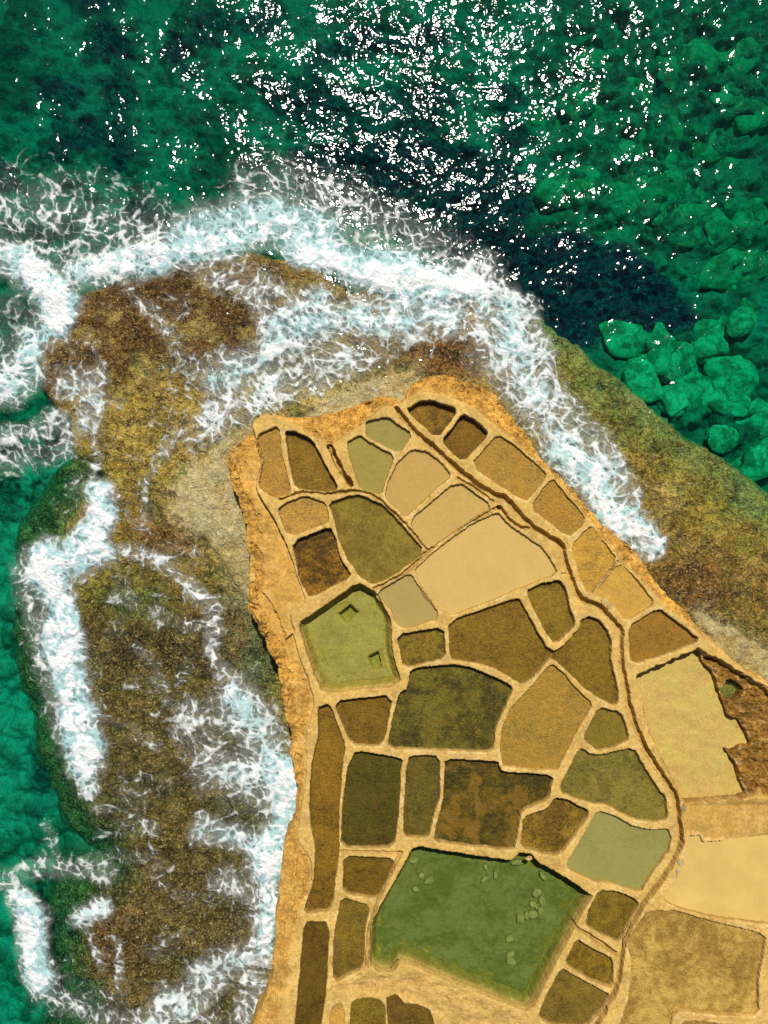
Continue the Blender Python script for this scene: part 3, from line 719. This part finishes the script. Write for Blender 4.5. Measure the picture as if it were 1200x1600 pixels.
GA_X = axis(-70, 1270, 3.0, -9000, 9000); GA_Y = axis(-80, 1680, 3.0, -9000, 9000)
GX, GY = np.meshgrid(GA_X, GA_Y)
def sea_fields():
    X, Y = GX, GY
    wx = 14 * fbm(X / 90, Y / 90, 4, 71) + 4 * fbm(X / 18, Y / 18, 3, 72); wy = 14 * fbm(X / 90, Y / 90, 4, 73) + 4 * fbm(X / 18, Y / 18, 3, 74)
    d = sdf(X + wx, Y + wy, SHELF)
    n1 = fbm(X / 120, Y / 120, 4, 81); n2 = fbm(X / 28, Y / 28, 4, 82); n3 = fbm(X / 8, Y / 8, 3, 83)
    rid = ridged(X / 34, Y / 34, 5, 84)
    ne = sstep(760, 860, X) * sstep(1100, 900, Y)
    depth_w = 26 + 60 * ne * sstep(-40, 40, d) 
    rd2 = ridged(X / 70 + .4 * n1, Y / 46, 4, 87)
    gully = sstep(.86, .97, rd2)
    q_ = (n1 * 1.6 + n2 * .7) * 3.2
    fr_ = q_ - np.floor(q_)
    ledges = (np.floor(q_) + sstep(.35, .65, fr_)) / 3.2
    shelf = -1.50 + .10 * ledges + .11 * n2 + .06 * n3 + .14 * (rid - .72) - .18 * gully
    shelf -= .34 * ne * sstep(95, -5, d)                         # the north east platform slopes under water
    # raised brown reef top at the upper left and at the lower left block
    def blob(cx, cy, rx, ry):
        return np.exp(-(((X + wx - cx) / rx) ** 2 + ((Y + wy - cy) / ry) ** 2))
    shelf += .16 * blob(310, 490, 190, 70) + .10 * blob(110, 570, 60, 45) + .12 * blob(130, 1460, 60, 80) + .08 * blob(250, 1420, 90, 120) + .1 * blob(640, 520, 90, 40)
    shelf -= .35 * blob(410, 1030, 30, 60) + .32 * blob(210, 945, 60, 30) + .22 * blob(420, 570, 140, 30) + .30 * blob(280, 1500, 50, 18) + .2 * blob(400, 1240, 60, 120) + .18 * blob(900, 690, 60, 90)
    # west slope: mossy, sinking to the green pool
    west = sstep(260, 120, X) * sstep(690, 760, Y)
    shelf -= 1.0 * west * sstep(95, 0, d)
    rough = sstep(-60, 20, d)
    deep = -6.2 + .5 * n1 + .35 * n2 + 2.0 * sstep(330, 60, X) * sstep(640, 760, Y) + .8 * sstep(850, 1000, X)
    deep -= 1.8 * sstep(-200, -1600, d)
    t = sstep(-52, 5, d)
    Z = deep * (1 - t) + shelf * t
    md = np.zeros(X.shape)
    for P, s in MEADOW:
        md = np.maximum(md, s * sstep(-14, 10, sdf(X + wx * 1.1, Y + wy * 1.1, P)))
    md_main = sstep(-12, 6, sdf(X + wx * 1.1, Y + wy * 1.1, MEADOW[0][0]))
    bf = (1 - md_main) * np.maximum(sstep(840, 940, X) * sstep(470, 380, Y), sstep(950, 1010, X) * sstep(470, 520, Y)) * sstep(-14, -50, d)
    bf_c = np.zeros(X.shape)
    for sz, sd_, hh in ((58, 201, .95), (34, 203, .55)):
        g1, g2 = worley((X + 1.3 * wx) / sz, (Y + 1.3 * wy) / sz, sd_)
        dome = sstep(.0, .75, g2 - g1) * (1 - .5 * g1)
        Z = Z + bf * .45 * hh * (dome - .4) * (.6 + .8 * (fbm(X / 110, Y / 110, 2, sd_) > 0))
        bf_c = np.maximum(bf_c, bf * dome)
    pale = np.zeros(X.shape)
    pale_c = np.zeros(X.shape)
    for P in PALE:
        pale_c = np.maximum(pale_c, sstep(-24, 10, sdf(X + wx * 1.2, Y + wy * 1.2, P)))
        m = sstep(-3, 5, sdf(X + wx * .5, Y + wy * .5, P)); pale = np.maximum(pale, m)
    Z = Z * (1 - .55 * pale) + pale * (.55 * -1.46 + .20 + .03 * n2)
    md = np.maximum(md, .8 * sstep(.18, .42, fbm(X / 150, Y / 110, 5, 91)) * sstep(-10, -60, d) * (X < 900) * sstep(420, 250, Y))
    md = md * sstep(-6, -40, d) * (1 - .7 * bf)
    # colours
    A = lambda c, k=KA: np.array(alb(c, k))
    sand = A((180, 186, 145), .80); rockg = A((112, 126, 86), .72); grass = A((24, 36, 80), .5)
    u = sstep(-.2, .35, n1 + .5 * n2)[..., None]
    C = sand * (1 - u) + rockg * u
    C = C * (1 - .6 * bf[..., None]) + .6 * bf[..., None] * (A((84, 104, 62), .75) * (1 - bf_c[..., None]) + A((168, 178, 110), .82) * bf_c[..., None])
    C = C * (1 - .93 * md[..., None]) + grass * .93 * md[..., None]
    Z = Z + md * .3 * n3 * sstep(-6, -40, d)
    brown = A((116, 80, 28)); olive = A((178, 148, 54)); dark = A((96, 82, 32)); moss = A((90, 104, 38)); lime = A((198, 182, 128), .78); grey = A((140, 122, 76)); redb = A((138, 90, 40))
    S = olive[None, None, :] * np.ones(X.shape + (1,))
    def over(S, m, col):
        m = np.clip(m, 0, 1)[..., None]
        return S * (1 - m) + col * m
    S = over(S, sstep(880, 1000, Y) * sstep(460, 380, X), dark * 1.15)
    S = over(S, blob(290, 500, 220, 95) * 1.6, brown)
    S = over(S, blob(100, 560, 80, 60) * 1.4, brown)
    S = over(S, blob(120, 1470, 90, 110) * 1.3, brown)
    S = over(S, blob(690, 550, 75, 50) * 1.3, redb)
    S = over(S, blob(250, 830, 70, 60) * .9, redb * .8)
    S = over(S, .9 * blob(1080, 910, 110, 60), redb * .85)
    S = over(S, blob(400, 960, 55, 130) * .8, grey)
    S = over(S, west * sstep(100, 30, d), moss)
    S = over(S, ne * sstep(70, 0, d) * .6, A((176, 160, 84)))
    S = over(S, sstep(.1, .5, n2 + .4 * n1) * .35, dark)
    S = over(S, sstep(.0, .4, fbm(X / 60, Y / 60, 4, 95)) * (.15 + .45 * sstep(900, 800, Y)), A((190, 168, 92)))
    S = over(S, blob(430, 640, 200, 60) * .8 + blob(230, 700, 90, 90) * .6, A((196, 166, 70)))
    S = over(S, sstep(.1, .5, fbm(X / 45, Y / 45, 4, 96)) * .45, A((78, 62, 20)))
    S = over(S, gully * .55, A((52, 44, 18)))
    S = over(S, pale_c * (.42 + .58 * sstep(-.3, .25, n2 + .6 * n1)), lime)
    S = over(S, pale * sstep(.15, .5, n2 - .4 * n1) * .5, A((150, 132, 76)))
    tt = sstep(-44, -4, d)[..., None]
    C = C * (1 - tt) + S * tt
    rug = .30 + .70 * sstep(-26, 6, d) * (1 - .86 * pale)
    return Z, np.clip(C, .004, .8), rug, d, md
SEAZ, SEAC, SEARUG, SEAD, SEAMD = sea_fields()

def to_world(X, Y):
    return (X - 600) * SX, (800 - Y) * SX

def build_seabed():
    wx_, wy_ = to_world(GX, GY)
    co = np.stack([wx_, wy_, SEAZ], -1).reshape(-1, 3)
    o = make_mesh('sea_bed', co, grid_quads(len(GA_Y), len(GA_X)), mat_seabed(), {'tint': SEAC.reshape(-1, 3), 'rugged': SEARUG.ravel()})
    tag(o, kind='structure')

def wave_field():
    rng = np.random.RandomState(4)
    wx_, wy_ = to_world(GX, GY)
    h = np.zeros(GX.shape)
    for i in range(90):
        lam = .6 * (6.0 ** rng.rand())
        th = math.radians(-108 + 58 * rng.randn())
        k = 2 * math.pi / lam
        a = .0020 * lam * (.6 + .8 * rng.rand())
        ph = rng.rand() * 6.283
        h += a * np.sin(k * (math.cos(th) * wx_ + math.sin(th) * wy_) + ph)
    damp = (.18 + .82 * sstep(10, -60, SEAD)) * sstep(6000, 1500, np.hypot(GX - 600, GY - 800))
    return h * damp
WAVE = wave_field()

# foam streaks: points, half width, softness, strength, aeration
FOAM = [
 ([(-60,330),(60,320),(130,350),(230,370)], 30, 50, .60, .05),
 ([(-60,300),(60,280),(180,300),(260,340)], 20, 45, .42, 0),
 ([(120,425),(230,405),(330,388),(400,360)], 16, 26, .95, .5),
 ([(300,370),(380,350),(430,335),(500,372),(560,408),(640,438)], 26, 40, .80, .75),
 ([(470,385),(540,420),(600,438),(690,450),(730,440)], 16, 24, 1.05, .8),
 ([(400,300),(480,300),(560,340),(640,370),(700,410)], 26, 50, .56, .1),
 ([(420,265),(520,280),(600,330)], 20, 40, .40, 0),
 ([(600,440),(690,430),(760,440),(790,490)], 20, 36, .78, .3),
 ([(25,405),(65,440),(95,470),(85,505)], 24, 26, 1.12, .85),
 ([(85,500),(40,545),(30,600),(-40,610)], 18, 34, .85, .4),
 ([(100,600),(150,600),(140,660)], 16, 28, .72, .2),
 ([(-40,690),(40,680),(90,650),(110,690),(60,720),(-20,725)], 8, 26, .66, .1),
 ([(155,540),(158,600),(150,700),(145,780)], 4, 12, .66, 0),
 ([(200,440),(270,540),(300,580)], 5, 24, .50, 0),
 ([(230,470),(280,560),(350,555)], 4, 20, .50, 0),
 ([(340,440),(400,460),(420,530)], 8, 30, .62, .1),
 ([(270,575),(330,560),(370,590)], 4, 18, .52, 0),
 ([(350,590),(430,540),(520,500),(600,500)], 20, 34, .72, .25),
 ([(420,545),(440,500),(500,470)], 12, 22, .78, .3),
 ([(330,640),(420,620),(520,580),(600,545),(700,510),(760,520)], 12, 26, .62, .05),
 ([(230,760),(260,690),(340,640),(420,600)], 5, 16, .55, 0),
 ([(300,690),(360,650),(430,625),(500,590)], 14, 24, .62, 0),
 ([(225,790),(240,730),(225,820)], 3, 12, .55, 0),
 ([(540,480),(640,490),(740,500)], 20, 30, .58, .1),
 ([(745,430),(780,500),(810,560),(830,620)], 26, 26, .86, .3),
 ([(770,560),(810,610),(850,660),(900,720),(960,790)], 30, 30, .66, .12),
 ([(820,480),(850,570),(880,640),(940,700),(980,770)], 16, 24, .70, .15),
 ([(880,700),(930,760),(970,810),(1010,845)], 24, 22, .95, .4),
 ([(980,825),(1025,850)], 12, 14, 1.1, .4),
 ([(160,770),(155,810),(140,840),(110,880)], 18, 22, 1.05, .6),
 ([(70,870),(90,940),(100,1020),(115,1100),(135,1190)], 26, 20, 1.12, .7),
 ([(60,900),(110,890),(150,860)], 20, 22, .95, .6),
 ([(130,1190),(140,1235)], 10, 16, .85, .2),
 ([(40,870),(30,930),(60,990),(70,1060),(90,1130)], 8, 22, .55, .1),
 ([(160,855),(230,868),(270,890),(305,920)], 7, 16, .72, .1),
 ([(305,920),(335,970),(335,1030),(360,1070)], 8, 22, .66, .05),
 ([(180,930),(240,960),(300,980)], 5, 24, .48, 0),
 ([(210,1010),(250,1050),(270,1100)], 4, 18, .50, 0),
 ([(165,1120),(210,1140),(240,1170)], 4, 16, .50, 0),
 ([(300,1110),(360,1120),(420,1150),(440,1190)], 16, 34, .60, .05),
 ([(340,1200),(400,1220),(440,1240)], 30, 40, .66, .15),
 ([(445,1200),(450,1260),(435,1310),(425,1360)], 22, 28, .98, .6),
 ([(320,1290),(380,1310),(430,1340)], 12, 26, .80, .3),
 ([(420,1360),(425,1420),(410,1480)], 14, 26, .85, .35),
 ([(350,1370),(390,1400),(410,1440)], 14, 26, .62, .1),
 ([(410,1490),(340,1510),(290,1560),(230,1610)], 18, 34, .72, .15),
 ([(400,1540),(380,1600)], 16, 26, .70, .1),
 ([(150,1270),(210,1275),(240,1300)], 4, 16, .52, 0),
 ([(140,1340),(180,1345),(240,1330)], 4, 18, .48, 0),
 ([(10,1375),(50,1355),(100,1350),(170,1370)], 10, 22, .66, .1),
 ([(35,1410),(50,1450),(50,1500),(65,1530)], 22, 18, 1.12, .7),
 ([(120,1430),(160,1415)], 12, 16, .85, .2),
 ([(180,1470),(182,1530)], 5, 12, .62, 0),
 ([(140,1440),(150,1510)], 4, 12, .55, 0),
 ([(60,1550),(130,1580),(220,1600),(330,1590)], 10, 26, .62, .05),
 ([(70,1290),(85,1330),(110,1350)], 5, 14, .55, 0),
 ([(0,560),(20,480)], 14, 30, .45, .1),
 ([(0,380),(60,390),(130,400)], 16, 40, .58, .05),
 ([(370,1090),(425,1170),(440,1240)], 26, 34, .78, .25),
 ([(290,1140),(350,1190),(400,1240)], 14, 40, .60, .05),
 ([(440,520),(560,490),(700,490)], 22, 34, .72, .3),
 ([(310,420),(400,430),(470,470)], 10, 36, .56, .05),
 ([(330,650),(430,600),(540,560)], 16, 30, .66, .15),
 ([(880,850),(960,900)], 10, 40, .18, 0),
]
def build_foam():
    ax = np.arange(-64, 1266, 2.0); ay = np.arange(190, 1672, 2.0)
    X, Y = np.meshgrid(ax, ay)
    wx = 16 * fbm(X / 70, Y / 70, 4, 111) + 5 * fbm(X / 16, Y / 16, 2, 112); wy = 16 * fbm(X / 70, Y / 70, 4, 113) + 5 * fbm(X / 16, Y / 16, 2, 114)
    D = np.zeros(X.shape); AE = np.zeros(X.shape)
    Xw, Yw = X + wx * .8, Y + wy * .8
    for pts, hw, soft, st, ae in FOAM:
        q = chaikin(pts, .25, 1, closed=False); P = np.array(q); mrg = hw + soft * 1.6 + 22
        i0, i1 = np.searchsorted(ax, [P[:, 0].min() - mrg, P[:, 0].max() + mrg]); j0, j1 = np.searchsorted(ay, [P[:, 1].min() - mrg, P[:, 1].max() + mrg])
        if i1 <= i0 or j1 <= j0: continue
        s = (slice(j0, j1), slice(i0, i1))
        d = seg_dist(Xw[s], Yw[s], q, False)
        v = sstep(hw * .9 + soft * 1.35, hw * .3, d)
        D[s] = np.maximum(D[s], st * v) + .12 * np.minimum(D[s], st * v)
        AE[s] = np.maximum(AE[s], ae * sstep(hw + soft * .9, hw * .2, d))
    lxp, lyp = w2land(X, Y)
    shelf_d = bilerp(GA_X, GA_Y, SEAD, X, Y)
    thin_wash = .40 * sstep(10, 40, shelf_d) * sstep(-.25, .35, fbm(X / 80, Y / 80, 3, 151)) * sstep(820, 760, X)
    D = np.maximum(D, thin_wash)
    sx_ = 30 * fbm(X / 120, Y / 120, 3, 131); sy_ = 30 * fbm(X / 120, Y / 120, 3, 133)
    lx, ly = X + sx_, Y + sy_
    def lace(size, seed):
        ux = lx + .75 * size * fbm(X / (size * 1.7), Y / (size * 1.7), 2, seed + 3, .35); uy = ly + .75 * size * fbm(X / (size * 1.7), Y / (size * 1.7), 2, seed + 5, .35)
        f1, f2 = worley(ux / size, uy / size, seed)
        return f2 - f1
    e1 = lace(38, 1); e2 = lace(19, 2); e3 = lace(10, 3)
    n = .5 + .5 * fbm(X / 44, Y / 44, 4, 121); nf = .5 + .5 * fbm(X / 11, Y / 11, 3, 122)
    strand = 1 - np.abs(vnoise(lx / 26 + 1.2 * fbm(X / 40, Y / 40, 2, 141), ly / 26, 143)) * 2.2      # long wandering threads
    D = D * (.66 + .66 * n)
    w1 = .30 * D ** 1.6 * (.35 + 1.3 * nf); w2 = (-.13 + .46 * D) * (.5 + nf); w3 = -.42 + .72 * D
    fo = np.maximum(np.maximum((w1 - e1) * 1.6, (w2 - e2) * 1.25), w3 - e3)
    fo = np.maximum(fo, (strand - 1.06 + .22 * D) * 1.3 + .25 * (n - .6))
    fo = fo + .16 * (nf - .5) + .62 * np.clip(D - .78, 0, 1)
    fo = np.where(D < .14, -1, fo)
    # nothing on dry land
    lxp, lyp = w2land(X, Y)
    dl = sdf(lxp, lyp, OUT_S)
    zt = bilerp(GA_X, GA_Y, SEAZ, X, Y); zs = SEA + bilerp(GA_X, GA_Y, WAVE, X, Y)
    Z = np.maximum(zt, zs) + .018
    kern = np.clip(fo, 0, 1)
    Z = Z + .02 * kern + .07 * sstep(.7, 1.15, D) * (.5 + n)
    fo = np.where(dl > 6, -1, fo)
    AE = np.clip(AE * (.42 + 1.0 * n) + (.15 + .17 * sstep(-40, 20, shelf_d)) * sstep(.26, .85, D) * (.5 + .7 * nf), 0, .85)
    cell = lambda F: np.maximum(np.maximum(F[:-1, :-1], F[1:, :-1]), np.maximum(F[1:, 1:], F[:-1, 1:]))
    keep = ((cell(fo) > -.12) | (cell(AE) > .03)) & (cell(dl) < 8)
    wx_, wy_ = to_world(X, Y)
    co = np.stack([wx_, wy_, Z], -1).reshape(-1, 3)
    co, q, at = compact(co, grid_quads(len(ay), len(ax), keep), {'foam': fo.ravel(), 'aerated': np.clip(AE, 0, .85).ravel()})
    o = make_mesh('sea_foam', co, q, mat_foam(), at)
    tag(o, 'white surf foam breaking and lacing over the rock platform', 'foam', kind='stuff')

def build_sea():
    ny, nx = GX.shape
    wx_, wy_ = to_world(GX, GY)
    top = np.stack([wx_, wy_, SEA + WAVE], -1).reshape(-1, 3)
    q = grid_quads(ny, nx)
    # close the body: skirt ring and floor far below
    idx = np.arange(ny * nx).reshape(ny, nx)
    ring = np.concatenate([idx[0, :-1], idx[:-1, -1], idx[-1, :0:-1], idx[:0:-1, 0]])
    low = top[ring].copy(); low[:, 2] = -20
    base = len(top); m = len(ring)
    ar = np.arange(m); nx_ = (ar + 1) % m
    sk = np.stack([ring[ar], ring[nx_], base + nx_, base + ar], -1)
    co = np.concatenate([top, low])
    x0, x1 = wx_.min(), wx_.max(); y0, y1 = wy_.min(), wy_.max()
    c4 = np.array([[x0, y1, -20], [x1, y1, -20], [x1, y0, -20], [x0, y0, -20]])
    bq = np.array([[base + m, base + m + 1, base + m + 2, base + m + 3]])
    co = np.concatenate([co, c4])
    o = make_mesh('sea', co, np.concatenate([q, sk, bq]), mat_sea(), {'calm': np.zeros(len(co))})
    tag(o, kind='structure')

# ------------------------------------------------------------------ build the large structure
build_headland()
build_seabed()
build_sea()
build_foam()
for k, p in enumerate(PANS):
    build_pan(k, p)

# ------------------------------------------------------------------ boulders under the clear water
def boulder_mesh(seed, mat):
    rnd = random.Random(seed)
    bm = bmesh.new()
    bmesh.ops.create_icosphere(bm, subdivisions=4, radius=1)
    from mathutils import noise, Vector
    off = Vector((rnd.uniform(-50, 50), rnd.uniform(-50, 50), rnd.uniform(-50, 50)))
    for v in bm.verts:
        n = v.co.normalized()
        d = noise.noise(n * 1.0 + off) * .50 + noise.noise(n * 2.0 + off) * .16
        # blocky faces
        c = Vector([math.copysign(abs(a) ** .72, a) for a in n])
        v.co = c * (1 + d) * .86
    for f in bm.faces: f.smooth = True
    me = bpy.data.meshes.new('boulder'); bm.to_mesh(me); bm.free(); me.materials.append(mat)
    return me
def mat_boulder(ca=(206, 208, 144), cb=(122, 144, 86)):
    t = NT('algae_boulder'); co = t.coord()
    n1 = t.noise(co, 1.3, 5, .7, .5); n2 = t.noise(co, 7, 3, .7)
    c = t.mix(t.ramp(n1, .40, .60), alb(ca, 1.0), alb(cb, .9))
    c = t.scale(c, t.ramp(n2, .3, .7, .75, 1.25))
    return t.done(t.principled(c, .8, t.bump(n2, .02, 1.0), .1))
MB = mat_boulder(); MB2 = mat_boulder((170, 180, 116), (110, 136, 80))
BM = [boulder_mesh(s, MB) for s in range(8)] + [boulder_mesh(s, MB2) for s in range(8)]
BOULDERS = [(994,521,37,'round pale green boulder nearest the platform edge, alone against dark seagrass'),
 (1042,529,22,'small green boulder between two round boulders on the seagrass edge'),(1121,525,33,'bright round boulder under water at the right, below the dark meadow'),
 (1170,499,24,'green boulder touching the upper right of the bright round boulder'),
 (1035,562,24,'small boulder wedged left of the broad middle boulder, lower sunken field'),(1069,562,32,'broad green boulder in the middle of the sunken boulder field'),(1012,592,36,'dull green boulder lowest beside the platform edge'),
 (1099,606,32,'boulder just right of and below the broad middle boulder, lower sunken field'),(1166,581,34,'wide boulder near the right edge in the sunken field'),(1151,624,29,'bright squarish boulder above dark water near the right edge'),
 (1061,624,24,'small boulder against the platform edge below the broad middle boulder'),(1140,684,20,'small upright boulder beside the platform in dark water'),(1196,722,36,'pale turquoise boulder at the right edge, lowest under water'),
 (880,275,36,'light green boulder at the left end of the upper boulder field'),(930,268,31,'sunken boulder second from the left above the dark meadow'),(985,297,34,'sunken boulder third from the left above the dark meadow'),(1050,270,38,'large sunken boulder in the centre of the upper field'),(1055,236,24,'small sunken boulder directly above the large central one of the upper field'),
 (1105,285,26,'sunken boulder directly right of the large central one of the upper field'),(1041,322,15,'small pale upright stone at the edge of the dark meadow'),(1140,352,26,'sunken boulder at the upper right corner of the dark meadow'),(1150,126,28,'lone sunken boulder below the top right corner cluster'),(940,70,30,'leftmost sunken boulder close to the top edge of the picture'),
 (1100,332,36,'sunken boulder bordering the dark meadow from above, right of the pale upright stone'),(1152,402,38,'large sunken boulder along the right side of the dark meadow'),(1187,322,28,'sunken boulder at the right edge, above the dark meadow corner'),(1025,177,36,'large dull sunken boulder midway between the top edge and the meadow'),(1075,160,28,'sunken boulder touching the right of the large dull midway boulder'),(990,222,34,'sunken boulder below left of the large dull midway boulder'),(1125,202,32,'sunken boulder right of centre between the top edge and the meadow'),(1178,230,32,'sunken boulder near the right edge level with the central upper one'),
 (1178,455,30,'sunken boulder at the lower right corner of the dark meadow'),(1110,60,30,'sunken boulder near the top edge, left of the top right corner one'),(1180,60,34,'sunken boulder in the top right corner of the picture'),(870,150,26,'leftmost dull sunken boulder among the sun glints'),(930,130,30,'sunken boulder right of the leftmost dull one among the glints'),(1060,90,26,'small sunken boulder near the top, above the large dull midway boulder'),(1190,160,30,'sunken boulder at the right edge below the top right corner one'),(960,180,24,'small sunken boulder left of the large dull midway boulder'),(1010,120,26,'small sunken boulder above left of the large dull midway boulder'),(1195,400,24,'small sunken boulder at the right edge beside the dark meadow'),(1200,650,26,'sunken boulder at the right edge just above the pale turquoise one')]
for i, (px, py, r, lb) in enumerate(BOULDERS):
    zc = -5.0
    k = sc(zc + .6)
    x, y = (px - 600) * k, (800 - py) * k
    rr = r * k
    gz = float(bilerp(GA_X, GA_Y, SEAZ, np.array([x / SX + 600]), np.array([800 - y / SX]))[0])
    o = bpy.data.objects.new('sunken_boulder', BM[i % 8 + (8 if py < 460 else 0)])
    o.location = (x, y, gz - .10 * rr + (-.25 if py < 460 else .30))
    rz = (i * 137.5) % 360
    o.rotation_euler = (0, 0, math.radians(rz))
    o.scale = (rr * 1.22, rr * (1.05 + .2 * ((i * 7) % 3 - 1)), rr * .50)
    COL.objects.link(o)
    tag(o, lb, 'boulder', 'boulders under the clear water')

# ------------------------------------------------------------------ rubble in the green pool, blocks on the terrace
def slab(name, px, py, z, lx, ly, h, ang, mat, label, seed, tilt=0.0, group=None, cat='stone'):
    rnd = random.Random(seed)
    bm = bmesh.new()
    n = rnd.choice([4, 5, 5, 6])
    pts = []
    for i in range(n):
        a = 2 * math.pi * (i + .25 * rnd.uniform(-1, 1)) / n + .6
        pts.append((lx * .62 * math.cos(a) * rnd.uniform(.85, 1.1), ly * .62 * math.sin(a) * rnd.uniform(.85, 1.1)))
    vs = [bm.verts.new((a, b, 0)) for a, b in pts]
    f = bm.faces.new(vs)
    r = bmesh.ops.extrude_face_region(bm, geom=[f])
    for v in [g for g in r['geom'] if isinstance(g, bmesh.types.BMVert)]:
        v.co.z += h * rnd.uniform(.8, 1.15); v.co.x *= .94; v.co.y *= .94
    bmesh.ops.recalc_face_normals(bm, faces=bm.faces[:])
    bmesh.ops.bevel(bm, geom=bm.edges[:], offset=min(lx, ly, h) * .14, segments=2, affect='EDGES')
    me = bpy.data.meshes.new(name); bm.to_mesh(me); bm.free(); me.materials.append(mat)
    o = bpy.data.objects.new(name, me); COL.objects.link(o)
    k = sc(z)
    o.location = ((px - 600) * k, (800 - py) * k, z)
    o.rotation_euler = (tilt, tilt * .6, math.radians(ang))
    tag(o, label, cat, group)
MS = mat_stone((190, 178, 112))
G = 'rubble on the floor of the green pool'
RUB = [(809,1346,20,8,5,'long slab leaning under the broken rim of the green pool'),(757,1371,13,6,40,'thin stone on the left of two upright ones near the pool rim'),
 (773,1365,6,12,8,'upright narrow stone just left of the broken rim in the pool'),(847,1366,6,16,32,'thin upright slab right of the broken rim in the pool'),
 (838,1392,14,11,40,'topmost stone of the curved rubble line in the green pool'),(846,1405,10,15,5,'tall stone second from the top of the rubble line'),
 (832,1411,10,8,20,'small stone left of the tall one in the rubble line'),(837,1413,5,8,10,'tiny stone in the middle of the rubble line'),
 (843,1419,6,11,-20,'small slab at the right bend of the rubble line'),(832,1426,15,11,20,'broad stone at the bend of the rubble line'),
 (822,1429,8,10,10,'small stone wedged between the two lowest large blocks of the rubble line'),(813,1433,13,16,10,'largest block, at the lower left end of the rubble line'),
 (797,1463,16,8,28,'lone flat slab in the middle of the green pool floor'),(796,1488,13,7,20,'upper of two touching stones near the bottom of the green pool'),
 (798,1498,14,12,-30,'lower of two touching stones near the bottom of the green pool'),(647,1342,15,10,30,'pale slab in the top left corner of the green pool'),
 (658,1366,9,9,40,'square stone below the top left corner of the green pool'),(670,1373,15,9,20,'flat stone right of the square one in the pool corner'),
 (650,1387,10,8,-20,'lowest stone of the group in the left pool corner'),(758,1352,5,9,0,'small stone close under the top rim of the green pool')]
for i, (px, py, a, b, ang, lb) in enumerate(RUB):
    slab('rubble_stone', px, py, -.80, a * S0 * 1.08, b * S0 * 1.08, .16 + .01 * (i % 5), ang, MS, lb, 500 + i, .08 * ((i % 3) - 1), G)
MT = mat_stone((205, 172, 110)); MT2 = mat_stone((206, 178, 124))
BL = [(788,788,9,7,.06,0,MT2,'small pale plug stone where the groove meets the main channel'),(1063,1346,9,13,.10,15,MT2,'pale loose block wedged in the main channel, upper of two'),
      (1059,1359,8,10,.10,-10,MT2,'pale loose block wedged in the main channel, lower of two'),(944,938,13,10,.10,35,MT,'flat block on the channel bank by the sixth seaward pan'),
      (952,946,11,9,.09,40,MT,'second flat block on the channel bank below the first'),(826,1340,10,5,.12,15,MT,'broken piece of rim above the big green pool'),
      (1068,1262,8,10,.06,0,mat_stone((150,138,110)),'grey square stone beside the channel under the sandy basin'),(880,895,8,3,.05,12,mat_stone((150,120,70)),'small sluice stone at the corner of the large sandy pan')]
for i, (px, py, a, b, h, ang, m, lb) in enumerate(BL):
    slab('loose_block', px, py, -.04, a * S0, b * S0, h, ang, m, lb, 900 + i)
